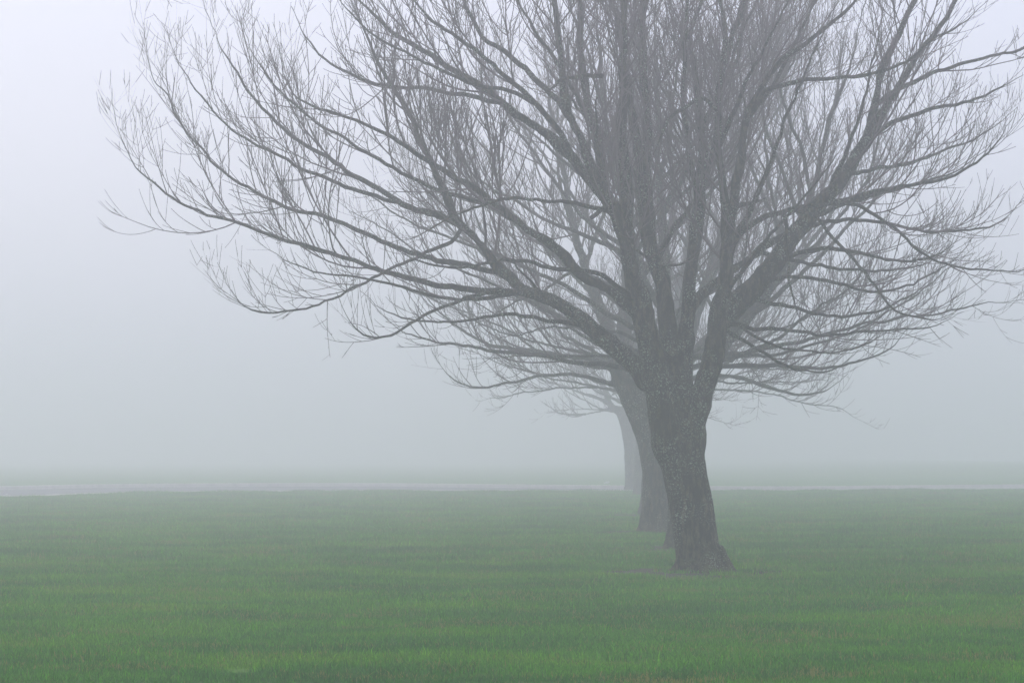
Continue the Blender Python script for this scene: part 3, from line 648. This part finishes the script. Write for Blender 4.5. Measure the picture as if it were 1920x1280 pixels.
rg = np.random.RandomState(77); pts = []; scl = []
def in_soil(x, y):
    m_ = np.zeros(len(x), bool)
    for (cx, cy, a, b_) in SOIL: m_ |= ((x-cx)/(a*.95))**2+((y-cy)/(b_*.95))**2 < 1
    return m_
for (y0, y1, dn, sc) in [(21, 34, 22, 0.85), (34, 50, 14, 0.95), (50, 70, 6, 1.15), (70, 100, 3.5, 1.3), (100, 148, 2.2, 1.5)]:
    W = y1*0.155+2.0; N = int((y1-y0)*2*W*dn)
    x = rg.uniform(-W, W, N); y = rg.uniform(y0, y1, N)
    k = in_soil(x, y) & (rg.uniform(0, 1, N) > 0.14)
    nr = nl[np.argmin(np.abs(nl[:, 0][None, :]-x[:, None]), 1), 1]; k |= y > nr-0.9
    x, y = x[~k], y[~k]; pts.append(np.c_[x, y, np.zeros(len(x))]); s_ = sc*rg.uniform(0.75, 1.3, len(x))
    # height varies in soft patches
    s_ *= np.array([1+0.35*noise.noise(Vector((a*.9, b_*.5, 1.7)))+0.45*noise.noise(Vector((a*3.1, b_*1.6, 4.2))) for a, b_ in zip(x, y)]); scl.append(s_)
pts = np.concatenate(pts); scl = np.concatenate(scl).astype(np.float32); print('tufts', len(pts))
me = bpy.data.meshes.new('grass'); me.vertices.add(len(pts)); me.vertices.foreach_set('co', pts.astype(np.float32).ravel())
a_ = me.attributes.new('sc', 'FLOAT', 'POINT'); a_.data.foreach_set('value', scl)
a_ = me.attributes.new('rot', 'FLOAT', 'POINT'); a_.data.foreach_set('value', rg.uniform(0, 6.28, len(pts)).astype(np.float32))
a_ = me.attributes.new('pick', 'INT', 'POINT'); a_.data.foreach_set('value', rg.randint(0, 5, len(pts)).astype(np.int32))
go = obj('grass', me, GM); tag(go, 'short green lawn grass with worn straw-coloured patches', 'grass', kind='stuff')
ng = bpy.data.node_groups.new('scatter_grass', 'GeometryNodeTree')
ng.interface.new_socket('Geometry', in_out='INPUT', socket_type='NodeSocketGeometry'); ng.interface.new_socket('Geometry', in_out='OUTPUT', socket_type='NodeSocketGeometry')
N = ng.nodes; gi = N.new('NodeGroupInput'); gout = N.new('NodeGroupOutput'); jn = N.new('GeometryNodeJoinGeometry')
def named(nm, ty):
    q = N.new('GeometryNodeInputNamedAttribute'); q.data_type = ty; q.inputs['Name'].default_value = nm; return q.outputs[0]
for k, t_ in enumerate(tufts):
    oi = N.new('GeometryNodeObjectInfo'); oi.inputs['Object'].default_value = t_; oi.inputs['As Instance'].default_value = True
    ip = N.new('GeometryNodeInstanceOnPoints'); cmpn = N.new('FunctionNodeCompare'); cmpn.data_type = 'INT'; cmpn.operation = 'EQUAL'
    ci = [s for s in cmpn.inputs if s.type == 'INT']; ng.links.new(named('pick', 'INT'), ci[0]); ci[1].default_value = k
    cb = N.new('ShaderNodeCombineXYZ'); ng.links.new(named('rot', 'FLOAT'), cb.inputs[2])
    ng.links.new(gi.outputs[0], ip.inputs['Points']); ng.links.new(cmpn.outputs[0], ip.inputs['Selection'])
    ng.links.new(oi.outputs['Geometry'], ip.inputs['Instance']); ng.links.new(cb.outputs[0], ip.inputs['Rotation'])
    ng.links.new(named('sc', 'FLOAT'), ip.inputs['Scale']); ng.links.new(ip.outputs[0], jn.inputs[0])
ng.links.new(jn.outputs[0], gout.inputs[0])
go.modifiers.new('scatter', 'NODES').node_group = ng

# ------------------------------------------------------------------ fog
hm = bpy.data.materials.new('haze'); hm.use_nodes = True; hn = hm.node_tree; hn.nodes.clear()
ho = hn.nodes.new('ShaderNodeOutputMaterial'); hv = hn.nodes.new('ShaderNodeVolumePrincipled')
hv.inputs['Color'].default_value = (0.966, 0.969, 0.985, 1); hv.inputs['Density'].default_value = FOG; hv.inputs['Anisotropy'].default_value = FOG_G
hn.links.new(hv.outputs[0], ho.inputs['Volume'])
HX, HY0, HY1, HB, HT = 1450, -650, 1650, -1.2, 13.0
V = np.array([(x, y, z) for z in (HB, HT) for y in (HY0, HY1) for x in (-HX, HX)])
F = np.array([(0, 2, 3, 1), (4, 5, 7, 6), (0, 1, 5, 4), (2, 6, 7, 3), (0, 4, 6, 2), (1, 3, 7, 5)])
tag(obj('haze', np_mesh('haze', V, [F], False), hm), kind='stuff')
